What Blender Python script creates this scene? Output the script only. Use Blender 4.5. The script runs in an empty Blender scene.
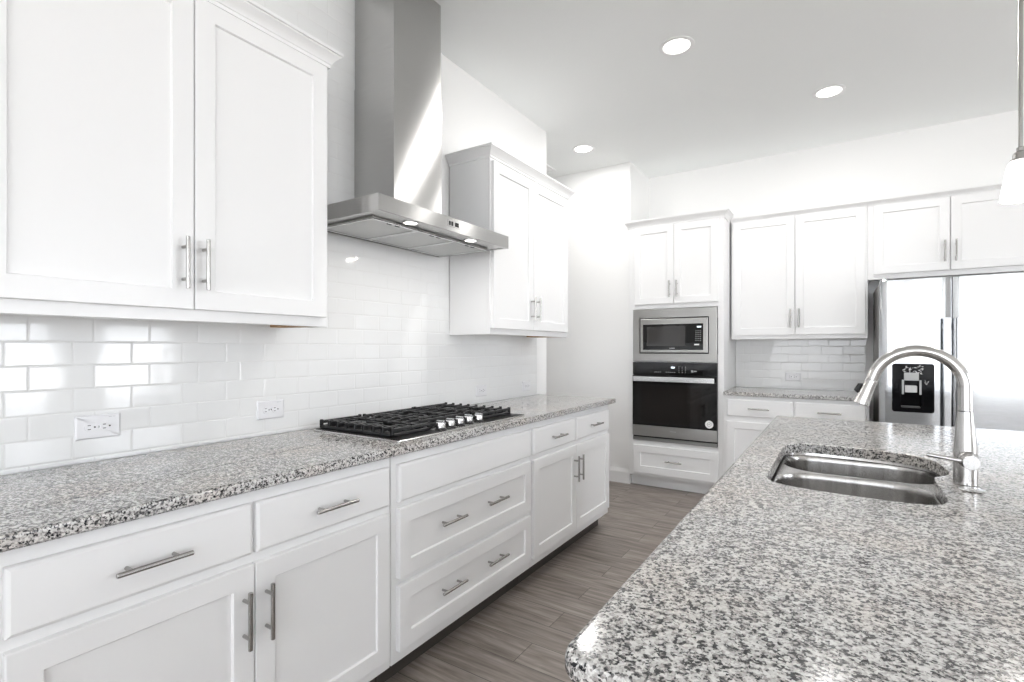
import bpy, bmesh, math, random
from mathutils import Vector, Matrix
PI = math.pi
random.seed(7)
S = bpy.context.scene
C = S.collection

# ------------------------------------------------------------------ camera
F_PX, U_VP, V_HOR = 505.0, 838.0, 348.5
cam = bpy.data.cameras.new('camera'); camo = bpy.data.objects.new('camera', cam); C.objects.link(camo)
cam.sensor_width = 36.0; cam.lens = 36.0 * F_PX / 1024.0
cam.shift_y = (V_HOR - 341.0) / 1024.0
cam.clip_start = 0.02
CAM = Vector((1.988, 0.0, 1.2718))
camo.location = CAM
camo.rotation_euler = (PI/2, 0, math.atan((U_VP - 512.0) / F_PX))
S.camera = camo

# ------------------------------------------------------------------ world, exposure
CEIL = 3.03
BACK = 5.15
RIGHT = 6.6
REAR = -5.2
S.view_settings.view_transform = 'Standard'; S.view_settings.look = 'None'
S.view_settings.exposure = 0.66; S.view_settings.gamma = 1.0; S.view_settings.use_curve_mapping = False
S.cycles.use_denoising = True
S.cycles.max_bounces = 14; S.cycles.diffuse_bounces = 8; S.cycles.glossy_bounces = 6; S.cycles.transparent_max_bounces = 8
S.cycles.sample_clamp_indirect = 8.0
S.cycles.caustics_reflective = False; S.cycles.caustics_refractive = False
W = bpy.data.worlds.new('world'); S.world = W; W.use_nodes = True
wn, wl = W.node_tree.nodes, W.node_tree.links
wn.clear()
w_out = wn.new('ShaderNodeOutputWorld'); w_bg = wn.new('ShaderNodeBackground')
w_tc = wn.new('ShaderNodeTexCoord'); w_sep = wn.new('ShaderNodeSeparateXYZ'); w_r = wn.new('ShaderNodeValToRGB')
wl.new(w_tc.outputs['Generated'], w_sep.inputs[0])
w_ma = wn.new('ShaderNodeMath'); w_ma.operation = 'MULTIPLY_ADD'; w_ma.inputs[1].default_value = 0.5; w_ma.inputs[2].default_value = 0.5
wl.new(w_sep.outputs['Z'], w_ma.inputs[0]); wl.new(w_ma.outputs[0], w_r.inputs[0])
e = w_r.color_ramp.elements
e[0].position = 0.44; e[0].color = (0.975, 0.97, 0.96, 1)
e[1].position = 0.53; e[1].color = (0.80, 0.84, 0.90, 1)
WORLD_STRENGTH = 8.0
w_bg.inputs['Strength'].default_value = WORLD_STRENGTH
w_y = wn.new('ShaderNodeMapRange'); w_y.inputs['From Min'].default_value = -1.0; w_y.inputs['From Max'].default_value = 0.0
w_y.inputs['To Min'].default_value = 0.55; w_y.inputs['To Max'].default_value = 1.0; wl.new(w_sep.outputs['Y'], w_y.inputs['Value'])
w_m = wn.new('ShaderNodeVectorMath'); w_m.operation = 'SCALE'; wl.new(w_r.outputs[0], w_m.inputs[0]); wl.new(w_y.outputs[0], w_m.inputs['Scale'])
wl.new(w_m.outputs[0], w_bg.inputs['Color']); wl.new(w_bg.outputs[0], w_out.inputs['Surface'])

# window openings of the living room behind / beside the camera: (wall, a0, a1, z0, z1)
WINDOWS = [('rear', 0.4, 3.1, 0.45, 2.70), ('rear', 3.3, 6.0, 0.45, 2.70),
           ('right', -4.4, -2.6, 0.06, 2.4), ('right', 1.2, 2.3, 0.6, 2.45), ('right', 2.7, 3.8, 0.6, 2.45)]
def area(name, loc, rot, sx, sy, power=0, portal=False, shape='RECTANGLE', color=(1,1,1)):
    l = bpy.data.lights.new(name, 'AREA'); l.shape = shape; l.size = sx; l.size_y = sy; l.energy = power; l.color = color
    if portal: l.cycles.is_portal = True
    o = bpy.data.objects.new(name, l); C.objects.link(o); o.location = loc; o.rotation_euler = rot
    return o
for k, (wl_, a0, a1, z0, z1) in enumerate(WINDOWS):
    if wl_ == 'rear':
        area('window_portal', ((a0+a1)/2, REAR-0.13, (z0+z1)/2), (PI/2, 0, PI), a1-a0, z1-z0, portal=True)
    else:
        area('window_portal', (RIGHT+0.13, (a0+a1)/2, (z0+z1)/2), (PI/2, 0, PI/2), a1-a0, z1-z0, portal=True)

# ------------------------------------------------------------------ materials
def new_mat(name):
    m = bpy.data.materials.new(name); m.use_nodes = True
    n = m.node_tree.nodes; l = m.node_tree.links
    return m, n, l, n['Principled BSDF']
def N(n, t, **kw):
    x = n.new(t)
    for k, v in kw.items(): setattr(x, k, v)
    return x
def coords(n, l, kind='Object', scale=(1,1,1), loc=(0,0,0)):
    tc = n.new('ShaderNodeTexCoord'); mp = n.new('ShaderNodeMapping')
    mp.inputs['Scale'].default_value = scale; mp.inputs['Location'].default_value = loc
    l.new(tc.outputs[kind], mp.inputs['Vector']); return mp.outputs[0]
def ramp(n, l, src, stops, interp='LINEAR'):
    r = n.new('ShaderNodeValToRGB'); r.color_ramp.interpolation = interp
    while len(r.color_ramp.elements) < len(stops): r.color_ramp.elements.new(0.5)
    for el, (p, c) in zip(r.color_ramp.elements, stops):
        el.position = p; el.color = (c[0], c[1], c[2], 1) if not isinstance(c, (int, float)) else (c, c, c, 1)
    l.new(src, r.inputs[0]); return r.outputs[0]
def bump(n, l, b, src, strength, dist):
    bp = n.new('ShaderNodeBump'); bp.inputs['Strength'].default_value = strength; bp.inputs['Distance'].default_value = dist
    l.new(src, bp.inputs['Height']); l.new(bp.outputs[0], b.inputs['Normal']); return bp
def paint(name, col, rough=0.4, bump_scale=None, bs=0.1, spec=0.5):
    m, n, l, b = new_mat(name)
    b.inputs['Base Color'].default_value = (*col, 1); b.inputs['Roughness'].default_value = rough
    b.inputs['Specular IOR Level'].default_value = spec
    v = coords(n, l); nz = N(n, 'ShaderNodeTexNoise'); nz.inputs['Scale'].default_value = bump_scale or 60
    nz.inputs['Detail'].default_value = 3; l.new(v, nz.inputs['Vector'])
    bump(n, l, b, nz.outputs['Fac'], bs if bump_scale else 0.02, 0.002)
    return m
def metal(name, col, rough, aniso=0.0, grain=None, tint=0.06, rot=0.25):
    """brushed metal: anisotropic along U, with streaks stretched along U"""
    m, n, l, b = new_mat(name)
    b.inputs['Metallic'].default_value = 1.0; b.inputs['Roughness'].default_value = rough
    b.inputs['Anisotropic'].default_value = aniso
    b.inputs['Anisotropic Rotation'].default_value = rot
    tg = N(n, 'ShaderNodeTangent', direction_type='UV_MAP'); tg.uv_map = 'UVMap'
    if aniso: l.new(tg.outputs[0], b.inputs['Tangent'])
    v = coords(n, l, 'UV', scale=grain or (6, 500, 1))
    nz = N(n, 'ShaderNodeTexNoise'); nz.inputs['Scale'].default_value = 1.0; nz.inputs['Detail'].default_value = 4
    l.new(v, nz.inputs['Vector'])
    c = ramp(n, l, nz.outputs['Fac'], [(0.3, tuple(x*(1-tint) for x in col)), (0.7, tuple(min(1, x*(1+tint)) for x in col))])
    l.new(c, b.inputs['Base Color'])
    r = N(n, 'ShaderNodeMapRange'); r.inputs['To Min'].default_value = rough*0.85; r.inputs['To Max'].default_value = rough*1.15
    l.new(nz.outputs['Fac'], r.inputs['Value']); l.new(r.outputs[0], b.inputs['Roughness'])
    return m
def glossy_dark(name, col, rough, spec=0.5):
    m, n, l, b = new_mat(name)
    b.inputs['Roughness'].default_value = rough; b.inputs['Specular IOR Level'].default_value = spec
    v = coords(n, l); nz = N(n, 'ShaderNodeTexNoise'); nz.inputs['Scale'].default_value = 40; l.new(v, nz.inputs['Vector'])
    l.new(ramp(n, l, nz.outputs['Fac'], [(0.3, tuple(x*0.9 for x in col)), (0.7, tuple(x*1.1 for x in col))]), b.inputs['Base Color'])
    return m
def emit(name, col, s):
    m, n, l, b = new_mat(name)
    b.inputs['Base Color'].default_value = (0.9, 0.9, 0.9, 1)
    b.inputs['Emission Color'].default_value = (*col, 1); b.inputs['Emission Strength'].default_value = s
    return m

M = {}
M['wall'] = paint('wall_paint', (0.86, 0.86, 0.857), 0.75, 220, 0.10, 0.3)
M['ceiling'] = paint('ceiling_paint', (0.875, 0.89, 0.886), 0.85, 70, 0.30, 0.2)
M['cab'] = paint('cabinet_paint', (0.83, 0.83, 0.832), 0.32)
M['trim'] = paint('trim_paint', (0.82, 0.82, 0.82), 0.35)
M['plate'] = paint('white_plastic', (0.80, 0.80, 0.82), 0.25)
M['steel'] = metal('brushed_steel', (0.52, 0.515, 0.505), 0.235, 1.0)
M['steel_oven'] = metal('oven_steel', (0.42, 0.415, 0.405), 0.30, 0.6)
M['steel_fridge'] = metal('fridge_steel', (0.46, 0.47, 0.48), 0.13, 0.25)
M['steel_sink'] = metal('sink_steel', (0.46, 0.45, 0.44), 0.22, 0.4, grain=(45, 1.5, 1), tint=0.16)
M['nickel'] = metal('brushed_nickel', (0.42, 0.41, 0.395), 0.25, 0.0, grain=(30, 30, 1), tint=0.03)
M['faucet'] = metal('faucet_nickel', (0.52, 0.51, 0.50), 0.20, 0.0, grain=(20, 20, 1), tint=0.02)
M['toe'] = paint('shaded_toe_board', (0.055, 0.048, 0.042), 0.5)  # deep shade below the left cabinets put into the board colour
M['chrome'] = metal('bright_steel', (0.72, 0.72, 0.72), 0.16, 0.0)
M['filter'] = metal('filter_mesh_steel', (0.52, 0.52, 0.51), 0.45, 0.0, grain=(900, 900, 1), tint=0.25)
M['side'] = glossy_dark('fridge_side_grey', (0.16, 0.155, 0.15), 0.4)
M['glass_black'] = glossy_dark('black_glass', (0.006, 0.006, 0.006), 0.05, 0.35)
M['glass_window'] = glossy_dark('oven_window', (0.009, 0.007, 0.006), 0.06, 0.3)
M['dispenser'] = glossy_dark('dispenser_black', (0.005, 0.005, 0.006), 0.08, 0.1)
M['black'] = glossy_dark('black_plastic', (0.012, 0.012, 0.012), 0.3)
M['iron'] = glossy_dark('cast_iron', (0.014, 0.014, 0.015), 0.45)
M['enamel'] = glossy_dark('dark_enamel', (0.012, 0.012, 0.012), 0.45, 0.2)
M['gap'] = glossy_dark('dark_gap', (0.03, 0.03, 0.03), 0.6)
M['grey_print'] = paint('pale_print', (0.55, 0.56, 0.57), 0.5)
M['sticker'] = paint('white_sticker', (0.85, 0.85, 0.85), 0.4)
M['lens'] = emit('lit_lens', (1.0, 0.97, 0.92), 3.0)
M['hoodlamp'] = emit('hood_lamp_lens', (1.0, 0.97, 0.92), 6.0)
M['shade'] = emit('lit_frosted_shade', (1.0, 0.97, 0.93), 2.2)
M['display'] = emit('display_digits', (0.75, 0.9, 1.0), 1.2)

def wood_mat(name, c1, c2, scale):
    m, n, l, b = new_mat(name); b.inputs['Roughness'].default_value = 0.5
    v = coords(n, l, scale=scale); nz = N(n, 'ShaderNodeTexNoise'); nz.inputs['Scale'].default_value = 1; nz.inputs['Detail'].default_value = 6
    l.new(v, nz.inputs['Vector']); l.new(ramp(n, l, nz.outputs['Fac'], [(0.3, c1), (0.7, c2)]), b.inputs['Base Color'])
    return m
M['underwood'] = wood_mat('bare_wood', (0.35, 0.20, 0.10), (0.50, 0.32, 0.18), (3, 60, 60))

def floor_mat():
    m, n, l, b = new_mat('plank_floor')
    v = coords(n, l, loc=(0.42, -0.055, 0))
    br = N(n, 'ShaderNodeTexBrick', offset=0.37, offset_frequency=2)
    br.inputs['Color1'].default_value = (0, 0, 0, 1); br.inputs['Color2'].default_value = (1, 1, 1, 1); br.inputs['Mortar'].default_value = (0.5, 0.5, 0.5, 1)
    br.inputs['Scale'].default_value = 1; br.inputs['Mortar Size'].default_value = 0.0016; br.inputs['Mortar Smooth'].default_value = 0.3
    br.inputs['Brick Width'].default_value = 1.30; br.inputs['Row Height'].default_value = 0.152
    l.new(v, br.inputs['Vector'])
    # grain, shifted per plank
    sh = N(n, 'ShaderNodeVectorMath', operation='MULTIPLY_ADD'); sh.inputs[1].default_value = (13, 17, 5)
    l.new(br.outputs['Color'], sh.inputs[0]); l.new(v, sh.inputs[2])
    mp = N(n, 'ShaderNodeMapping'); mp.inputs['Scale'].default_value = (2.2, 42, 1); l.new(sh.outputs[0], mp.inputs['Vector'])
    n1 = N(n, 'ShaderNodeTexNoise'); n1.inputs['Scale'].default_value = 1; n1.inputs['Detail'].default_value = 7; n1.inputs['Roughness'].default_value = 0.65
    n1.inputs['Distortion'].default_value = 0.6
    l.new(mp.outputs[0], n1.inputs['Vector'])
    mp2 = N(n, 'ShaderNodeMapping'); mp2.inputs['Scale'].default_value = (2.0, 13, 1); l.new(sh.outputs[0], mp2.inputs['Vector'])
    n2 = N(n, 'ShaderNodeTexNoise'); n2.inputs['Scale'].default_value = 1; n2.inputs['Detail'].default_value = 4; n2.inputs['Distortion'].default_value = 2.2
    l.new(mp2.outputs[0], n2.inputs['Vector'])
    mx = N(n, 'ShaderNodeMix', data_type='FLOAT'); mx.inputs[0].default_value = 0.42
    l.new(n1.outputs['Fac'], mx.inputs[2]); l.new(n2.outputs['Fac'], mx.inputs[3])
    base = ramp(n, l, mx.outputs[0], [(0.28, (0.050, 0.040, 0.034)), (0.39, (0.160, 0.135, 0.118)), (0.52, (0.265, 0.230, 0.206)), (0.68, (0.40, 0.355, 0.32))])
    tone = N(n, 'ShaderNodeMix', data_type='RGBA', blend_type='MULTIPLY'); tone.inputs[0].default_value = 1.0
    pl = ramp(n, l, br.outputs['Color'], [(0.0, (0.90, 0.89, 0.885)), (1.0, (1.08, 1.08, 1.08))])
    l.new(base, tone.inputs[6]); l.new(pl, tone.inputs[7])
    gr = N(n, 'ShaderNodeMix', data_type='RGBA'); l.new(br.outputs['Fac'], gr.inputs[0]); l.new(tone.outputs[2], gr.inputs[6]); gr.inputs[7].default_value = (0.05, 0.042, 0.037, 1)
    l.new(gr.outputs[2], b.inputs['Base Color'])
    b.inputs['Roughness'].default_value = 0.42
    h = N(n, 'ShaderNodeMath', operation='MULTIPLY_ADD'); h.inputs[1].default_value = -1.0
    l.new(br.outputs['Fac'], h.inputs[0])
    sc = N(n, 'ShaderNodeMath', operation='MULTIPLY'); sc.inputs[1].default_value = 0.25; l.new(n1.outputs['Fac'], sc.inputs[0]); l.new(sc.outputs[0], h.inputs[2])
    bump(n, l, b, h.outputs[0], 0.35, 0.0015)
    return m
M['floor'] = floor_mat()

def granite_mat():
    m, n, l, b = new_mat('speckled_granite')
    v = coords(n, l)
    ns = N(n, 'ShaderNodeTexNoise'); ns.inputs['Scale'].default_value = 240; ns.inputs['Detail'].default_value = 3; l.new(v, ns.inputs['Vector'])
    off = N(n, 'ShaderNodeVectorMath', operation='MULTIPLY_ADD'); off.inputs[1].default_value = (0.006, 0.006, 0.006)
    l.new(ns.outputs['Color'], off.inputs[0]); l.new(v, off.inputs[2])
    v1 = N(n, 'ShaderNodeTexVoronoi', feature='F1'); v1.inputs['Scale'].default_value = 265; l.new(off.outputs[0], v1.inputs['Vector'])
    v2 = N(n, 'ShaderNodeTexVoronoi', feature='F1'); v2.inputs['Scale'].default_value = 145; l.new(off.outputs[0], v2.inputs['Vector'])
    nb = N(n, 'ShaderNodeTexNoise'); nb.inputs['Scale'].default_value = 100; nb.inputs['Detail'].default_value = 4; l.new(v, nb.inputs['Vector'])
    s1 = N(n, 'ShaderNodeSeparateColor'); l.new(v1.outputs['Color'], s1.inputs[0])
    s2 = N(n, 'ShaderNodeSeparateColor'); l.new(v2.outputs['Color'], s2.inputs[0])
    a = N(n, 'ShaderNodeMath', operation='MULTIPLY_ADD'); a.inputs[1].default_value = 0.55; l.new(s1.outputs[0], a.inputs[0])
    c = N(n, 'ShaderNodeMath', operation='MULTIPLY_ADD'); c.inputs[1].default_value = 0.30; l.new(s2.outputs[0], c.inputs[0])
    d = N(n, 'ShaderNodeMath', operation='MULTIPLY_ADD'); d.inputs[1].default_value = 0.9; d.inputs[2].default_value = -0.36; l.new(nb.outputs['Fac'], d.inputs[0])
    l.new(d.outputs[0], c.inputs[2]); l.new(c.outputs[0], a.inputs[2])
    col = ramp(n, l, a.outputs[0], [(0.23, (0.012, 0.013, 0.015)), (0.30, (0.06, 0.06, 0.062)), (0.38, (0.18, 0.178, 0.175)), (0.46, (0.36, 0.336, 0.328)), (0.58, (0.50, 0.495, 0.483)), (0.80, (0.68, 0.675, 0.66))])
    # faint warm clouds, tint strengthened to put warm light into the stone colour
    wn_ = N(n, 'ShaderNodeTexNoise'); wn_.inputs['Scale'].default_value = 5; wn_.inputs['Detail'].default_value = 2; l.new(v, wn_.inputs['Vector'])
    wt = ramp(n, l, wn_.outputs['Fac'], [(0.45, (1, 1, 1)), (0.75, (1.0, 0.94, 0.89))])
    mx = N(n, 'ShaderNodeMix', data_type='RGBA', blend_type='MULTIPLY'); mx.inputs[0].default_value = 1
    l.new(col, mx.inputs[6]); l.new(wt, mx.inputs[7]); l.new(mx.outputs[2], b.inputs['Base Color'])
    b.inputs['Roughness'].default_value = 0.14; b.inputs['Specular IOR Level'].default_value = 0.45
    bump(n, l, b, nb.outputs['Fac'], 0.03, 0.001)
    return m
M['granite'] = granite_mat()

def tile_mat(name, axis, u0, z0):
    """glossy white subway tile, third bond; axis 1: runs along world y, axis 0: along x"""
    PW, PH = 0.1545, 0.0725
    m, n, l, b = new_mat(name)
    tc = n.new('ShaderNodeTexCoord'); sp = n.new('ShaderNodeSeparateXYZ'); cb = n.new('ShaderNodeCombineXYZ')
    l.new(tc.outputs['Object'], sp.inputs[0])
    a = N(n, 'ShaderNodeMath', operation='SUBTRACT'); a.inputs[1].default_value = u0 - 200*PW; l.new(sp.outputs[axis], a.inputs[0])
    z = N(n, 'ShaderNodeMath', operation='SUBTRACT'); z.inputs[1].default_value = z0 - 20*PH; l.new(sp.outputs[2], z.inputs[0])
    l.new(a.outputs[0], cb.inputs[0]); l.new(z.outputs[0], cb.inputs[1])
    def brick(ms, smooth):
        br = N(n, 'ShaderNodeTexBrick', offset=0.663, offset_frequency=2)
        br.inputs['Color1'].default_value = (0, 0, 0, 1); br.inputs['Color2'].default_value = (1, 1, 1, 1); br.inputs['Mortar'].default_value = (0.5, 0.5, 0.5, 1)
        br.inputs['Scale'].default_value = 1; br.inputs['Mortar Size'].default_value = ms; br.inputs['Mortar Smooth'].default_value = smooth
        br.inputs['Brick Width'].default_value = PW; br.inputs['Row Height'].default_value = PH
        l.new(cb.outputs[0], br.inputs['Vector']); return br
    br = brick(0.0013, 0.2); bh = brick(0.0050, 1.0)
    mx = N(n, 'ShaderNodeMix', data_type='RGBA'); l.new(br.outputs['Fac'], mx.inputs[0])
    mx.inputs[6].default_value = (0.80, 0.805, 0.805, 1); mx.inputs[7].default_value = (0.74, 0.74, 0.735, 1)
    l.new(mx.outputs[2], b.inputs['Base Color'])
    rg = N(n, 'ShaderNodeMapRange'); rg.inputs['To Min'].default_value = 0.07; rg.inputs['To Max'].default_value = 0.7
    l.new(br.outputs['Fac'], rg.inputs['Value']); l.new(rg.outputs[0], b.inputs['Roughness'])
    b.inputs['Specular IOR Level'].default_value = 0.55
    # per-tile tilt, joint relief and a gentle glaze wave
    wv = N(n, 'ShaderNodeTexNoise'); wv.inputs['Scale'].default_value = 13; wv.inputs['Detail'].default_value = 1; l.new(cb.outputs[0], wv.inputs['Vector'])
    hh = N(n, 'ShaderNodeMath', operation='MULTIPLY_ADD'); hh.inputs[1].default_value = -1.0; l.new(bh.outputs['Fac'], hh.inputs[0])
    w2 = N(n, 'ShaderNodeMath', operation='MULTIPLY'); w2.inputs[1].default_value = 0.55; l.new(wv.outputs['Fac'], w2.inputs[0]); l.new(w2.outputs[0], hh.inputs[2])
    bp = N(n, 'ShaderNodeBump'); bp.inputs['Strength'].default_value = 0.5; bp.inputs['Distance'].default_value = 0.0016; l.new(hh.outputs[0], bp.inputs['Height'])
    wh = N(n, 'ShaderNodeTexWhiteNoise', noise_dimensions='3D'); l.new(bh.outputs['Color'], wh.inputs['Vector'])
    ct = N(n, 'ShaderNodeVectorMath', operation='SUBTRACT'); ct.inputs[1].default_value = (0.5, 0.5, 0.5); l.new(wh.outputs['Color'], ct.inputs[0])
    sc = N(n, 'ShaderNodeVectorMath', operation='SCALE'); sc.inputs['Scale'].default_value = 0.016; l.new(ct.outputs[0], sc.inputs[0])
    ad = N(n, 'ShaderNodeVectorMath', operation='ADD'); l.new(bp.outputs[0], ad.inputs[0]); l.new(sc.outputs[0], ad.inputs[1])
    nm = N(n, 'ShaderNodeVectorMath', operation='NORMALIZE'); l.new(ad.outputs[0], nm.inputs[0]); l.new(nm.outputs[0], b.inputs['Normal'])
    return m
M['tile_left'] = tile_mat('subway_tile_left', 1, 0.419, 1.147)
M['tile_back'] = tile_mat('subway_tile_back', 0, 1.25, 1.147)

def glass_mat():
    m, n, l, b = new_mat('window_glass')
    out = n['Material Output']; tr = n.new('ShaderNodeBsdfTransparent'); gl = n.new('ShaderNodeBsdfGlossy'); gl.inputs['Roughness'].default_value = 0.02
    mx = n.new('ShaderNodeMixShader'); mx.inputs[0].default_value = 0.06
    l.new(tr.outputs[0], mx.inputs[1]); l.new(gl.outputs[0], mx.inputs[2]); l.new(mx.outputs[0], out.inputs['Surface'])
    return m
M['glass'] = glass_mat()

# ------------------------------------------------------------------ mesh helpers
def merge(dst, src):
    me = bpy.data.meshes.new('tmp'); src.to_mesh(me); src.free(); dst.from_mesh(me); bpy.data.meshes.remove(me)
def box(bm, x0, x1, y0, y1, z0, z1, bev=0.0, seg=2):
    t = bmesh.new(); bmesh.ops.create_cube(t, size=1)
    for v in t.verts:
        v.co = Vector(((x0+x1)/2 + v.co.x*(x1-x0), (y0+y1)/2 + v.co.y*(y1-y0), (z0+z1)/2 + v.co.z*(z1-z0)))
    if bev > 0: bmesh.ops.bevel(t, geom=t.edges[:], offset=bev, segments=seg, affect='EDGES', profile=0.5)
    merge(bm, t); return bm
def frame_to(d):
    d = d.normalized(); up = Vector((0,0,1)) if abs(d.z) < 0.95 else Vector((1,0,0))
    a = d.cross(up).normalized(); return a, d.cross(a).normalized()
def tube(bm, pts, rad, seg=16, caps=True):
    pts = [Vector(p) for p in pts]
    rad = rad if isinstance(rad, (list, tuple)) else [rad]*len(pts)
    rings = []; a = None
    for i, p in enumerate(pts):
        d = (pts[min(i+1, len(pts)-1)] - pts[max(i-1, 0)]).normalized()
        if a is None: a, b = frame_to(d)
        else:
            a = (a - d*a.dot(d)).normalized(); b = d.cross(a)
        rings.append([bm.verts.new(p + (a*math.cos(2*PI*k/seg) + b*math.sin(2*PI*k/seg))*rad[i]) for k in range(seg)])
    for r0, r1 in zip(rings, rings[1:]):
        for k in range(seg): bm.faces.new((r0[k], r0[(k+1) % seg], r1[(k+1) % seg], r1[k]))
    if caps: bm.faces.new(rings[0][::-1]); bm.faces.new(rings[-1])
    return bm
def lathe(bm, prof, origin=(0,0,0), axis='Z', seg=32, caps=True):
    """prof: list of (radius, height)"""
    o = Vector(origin); rings = []
    for r, h in prof:
        ring = []
        for k in range(seg):
            c, s = math.cos(2*PI*k/seg)*r, math.sin(2*PI*k/seg)*r
            ring.append(bm.verts.new(o + {'Z': Vector((c, s, h)), 'Y': Vector((c, h, s)), 'X': Vector((h, c, s))}[axis]))
        rings.append(ring)
    for r0, r1 in zip(rings, rings[1:]):
        for k in range(seg): bm.faces.new((r0[k], r0[(k+1) % seg], r1[(k+1) % seg], r1[k]))
    if caps: bm.faces.new(rings[0][::-1]); bm.faces.new(rings[-1])
    return bm
def loops(bm, ls, cap0=False, cap1=False, closed=True):
    rings = [[bm.verts.new(p) for p in lp] for lp in ls]; n = len(rings[0])
    for r0, r1 in zip(rings, rings[1:]):
        for k in range(n if closed else n-1): bm.faces.new((r0[k], r0[(k+1) % n], r1[(k+1) % n], r1[k]))
    if cap0: bm.faces.new(rings[0][::-1])
    if cap1: bm.faces.new(rings[-1])
    return rings
def rrect(x0, x1, y0, y1, r, seg=6):
    """rounded rectangle, counter-clockwise 2-D points"""
    r = r if isinstance(r, (list, tuple)) else [r]*4
    pts = []
    for (cx, cy, a0, rr) in ((x1, y1, 0, r[0]), (x0, y1, PI/2, r[1]), (x0, y0, PI, r[2]), (x1, y0, 3*PI/2, r[3])):
        ox, oy = cx - rr*(1 if cx == x1 else -1), cy - rr*(1 if cy == y1 else -1)
        for k in range(seg+1):
            a = a0 + PI/2*k/seg; pts.append((ox + rr*math.cos(a), oy + rr*math.sin(a)))
    return pts
def offset_loop(pts, d):
    """inset (d>0) a counter-clockwise closed polygon"""
    n = len(pts); out = []
    for i in range(n):
        p0, p1, p2 = Vector(pts[i-1]), Vector(pts[i]), Vector(pts[(i+1) % n])
        e1 = (p1-p0); e2 = (p2-p1)
        if e1.length < 1e-9: e1 = e2
        if e2.length < 1e-9: e2 = e1
        e1.normalize(); e2.normalize()
        n1, n2 = Vector((-e1.y, e1.x)), Vector((-e2.y, e2.x)); m = n1 + n2
        m = m.normalized() if m.length > 1e-6 else n1
        out.append(tuple(p1 + m*(d/max(0.5, m.dot(n1)))))
    return out
def finish(name, bm, m, parent=None, smooth=35, loc=None):
    bmesh.ops.recalc_face_normals(bm, faces=bm.faces[:])
    uv = bm.loops.layers.uv.new('UVMap')
    for f in bm.faces:
        nx, ny, nz = (abs(c) for c in f.normal)
        for lp in f.loops:
            c = lp.vert.co
            lp[uv].uv = (c.x, c.y) if (nz >= nx and nz >= ny) else ((c.y, c.z) if nx > ny else (c.x, c.z))
    me = bpy.data.meshes.new(name); bm.to_mesh(me); bm.free()
    me.materials.append(M[m] if isinstance(m, str) else m)
    if smooth:
        me.shade_smooth(); me.set_sharp_from_angle(angle=math.radians(smooth))
    o = bpy.data.objects.new(name, me); C.objects.link(o)
    if smooth:
        w_ = o.modifiers.new('weighted_normal', 'WEIGHTED_NORMAL'); w_.keep_sharp = True; w_.weight = 80
    if parent: o.parent = parent
    if loc: o.location = loc
    return o
def thing(name, label, cat, loc=(0,0,0), rotz=0.0, group=None):
    o = bpy.data.objects.new(name, None); C.objects.link(o); o.empty_display_size = 0.1
    o.location = loc; o.rotation_euler = (0, 0, rotz)
    return tag(o, label, cat, group)
def tag(o, label, cat, group=None):
    o['label'] = label; o['category'] = cat
    if group: o['group'] = group
    return o
def struct(name, bm, m, parent=None, smooth=35):
    o = finish(name, bm, m, parent, smooth); o['kind'] = 'structure'; return o
def bb(*a, **k): return box(bmesh.new(), *a, **k)
def dup(root, loc, rotz, label, group=None):
    r = root.copy(); C.objects.link(r); r.location = loc; r.rotation_euler = (0, 0, rotz); r['label'] = label
    if group: r['group'] = group
    for ch in list(root.children):
        c = ch.copy(); C.objects.link(c); c.parent = r
        for g in list(ch.children):
            d = g.copy(); C.objects.link(d); d.parent = c
    return r

# ------------------------------------------------------------------ room shell
HALL = -2.3; PIERX = 0.345; PIERY = 4.60; WEND = 3.595
struct('floor', bb(HALL-0.1, RIGHT+0.1, REAR-0.1, BACK+0.12, -0.06, 0.0), 'floor', smooth=0)
struct('ceiling', bb(HALL-0.1, RIGHT+0.1, REAR-0.1, BACK+0.12, CEIL, CEIL+0.1), 'ceiling', smooth=0)
struct('wall_left', bb(-0.13, 0.0, REAR-0.1, WEND, 0, CEIL), 'wall', smooth=0)
struct('wall_back', bb(PIERX, RIGHT+0.1, BACK, BACK+0.12, 0, CEIL), 'wall', smooth=0)
struct('wall_pier', bb(HALL, PIERX, PIERY, BACK+0.12, 0, CEIL), 'wall', smooth=0)
b_ = bb(HALL-0.1, HALL, WEND-0.13, BACK+0.12, 0, CEIL); box(b_, HALL, -0.13, WEND-0.13, WEND, 0, CEIL)
struct('wall_hall', b_, 'wall', smooth=0)
def wall_with_holes(name, along, lo, hi, t0, t1, holes):
    bm = bmesh.new(); cur = lo
    def bx(a0, a1, z0, z1):
        if along == 'x': box(bm, a0, a1, t0, t1, z0, z1)
        else: box(bm, t0, t1, a0, a1, z0, z1)
    for (a0, a1, z0, z1) in sorted(holes):
        bx(cur, a0, 0, CEIL); bx(a0, a1, 0, z0); bx(a0, a1, z1, CEIL); cur = a1
    bx(cur, hi, 0, CEIL)
    return struct(name, bm, 'wall', smooth=0)
wall_with_holes('wall_rear', 'x', 0.0, RIGHT+0.1, REAR-0.12, REAR, [w[1:] for w in WINDOWS if w[0] == 'rear'])
wall_with_holes('wall_right', 'y', REAR, BACK, RIGHT, RIGHT+0.12, [w[1:] for w in WINDOWS if w[0] == 'right'])
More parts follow.
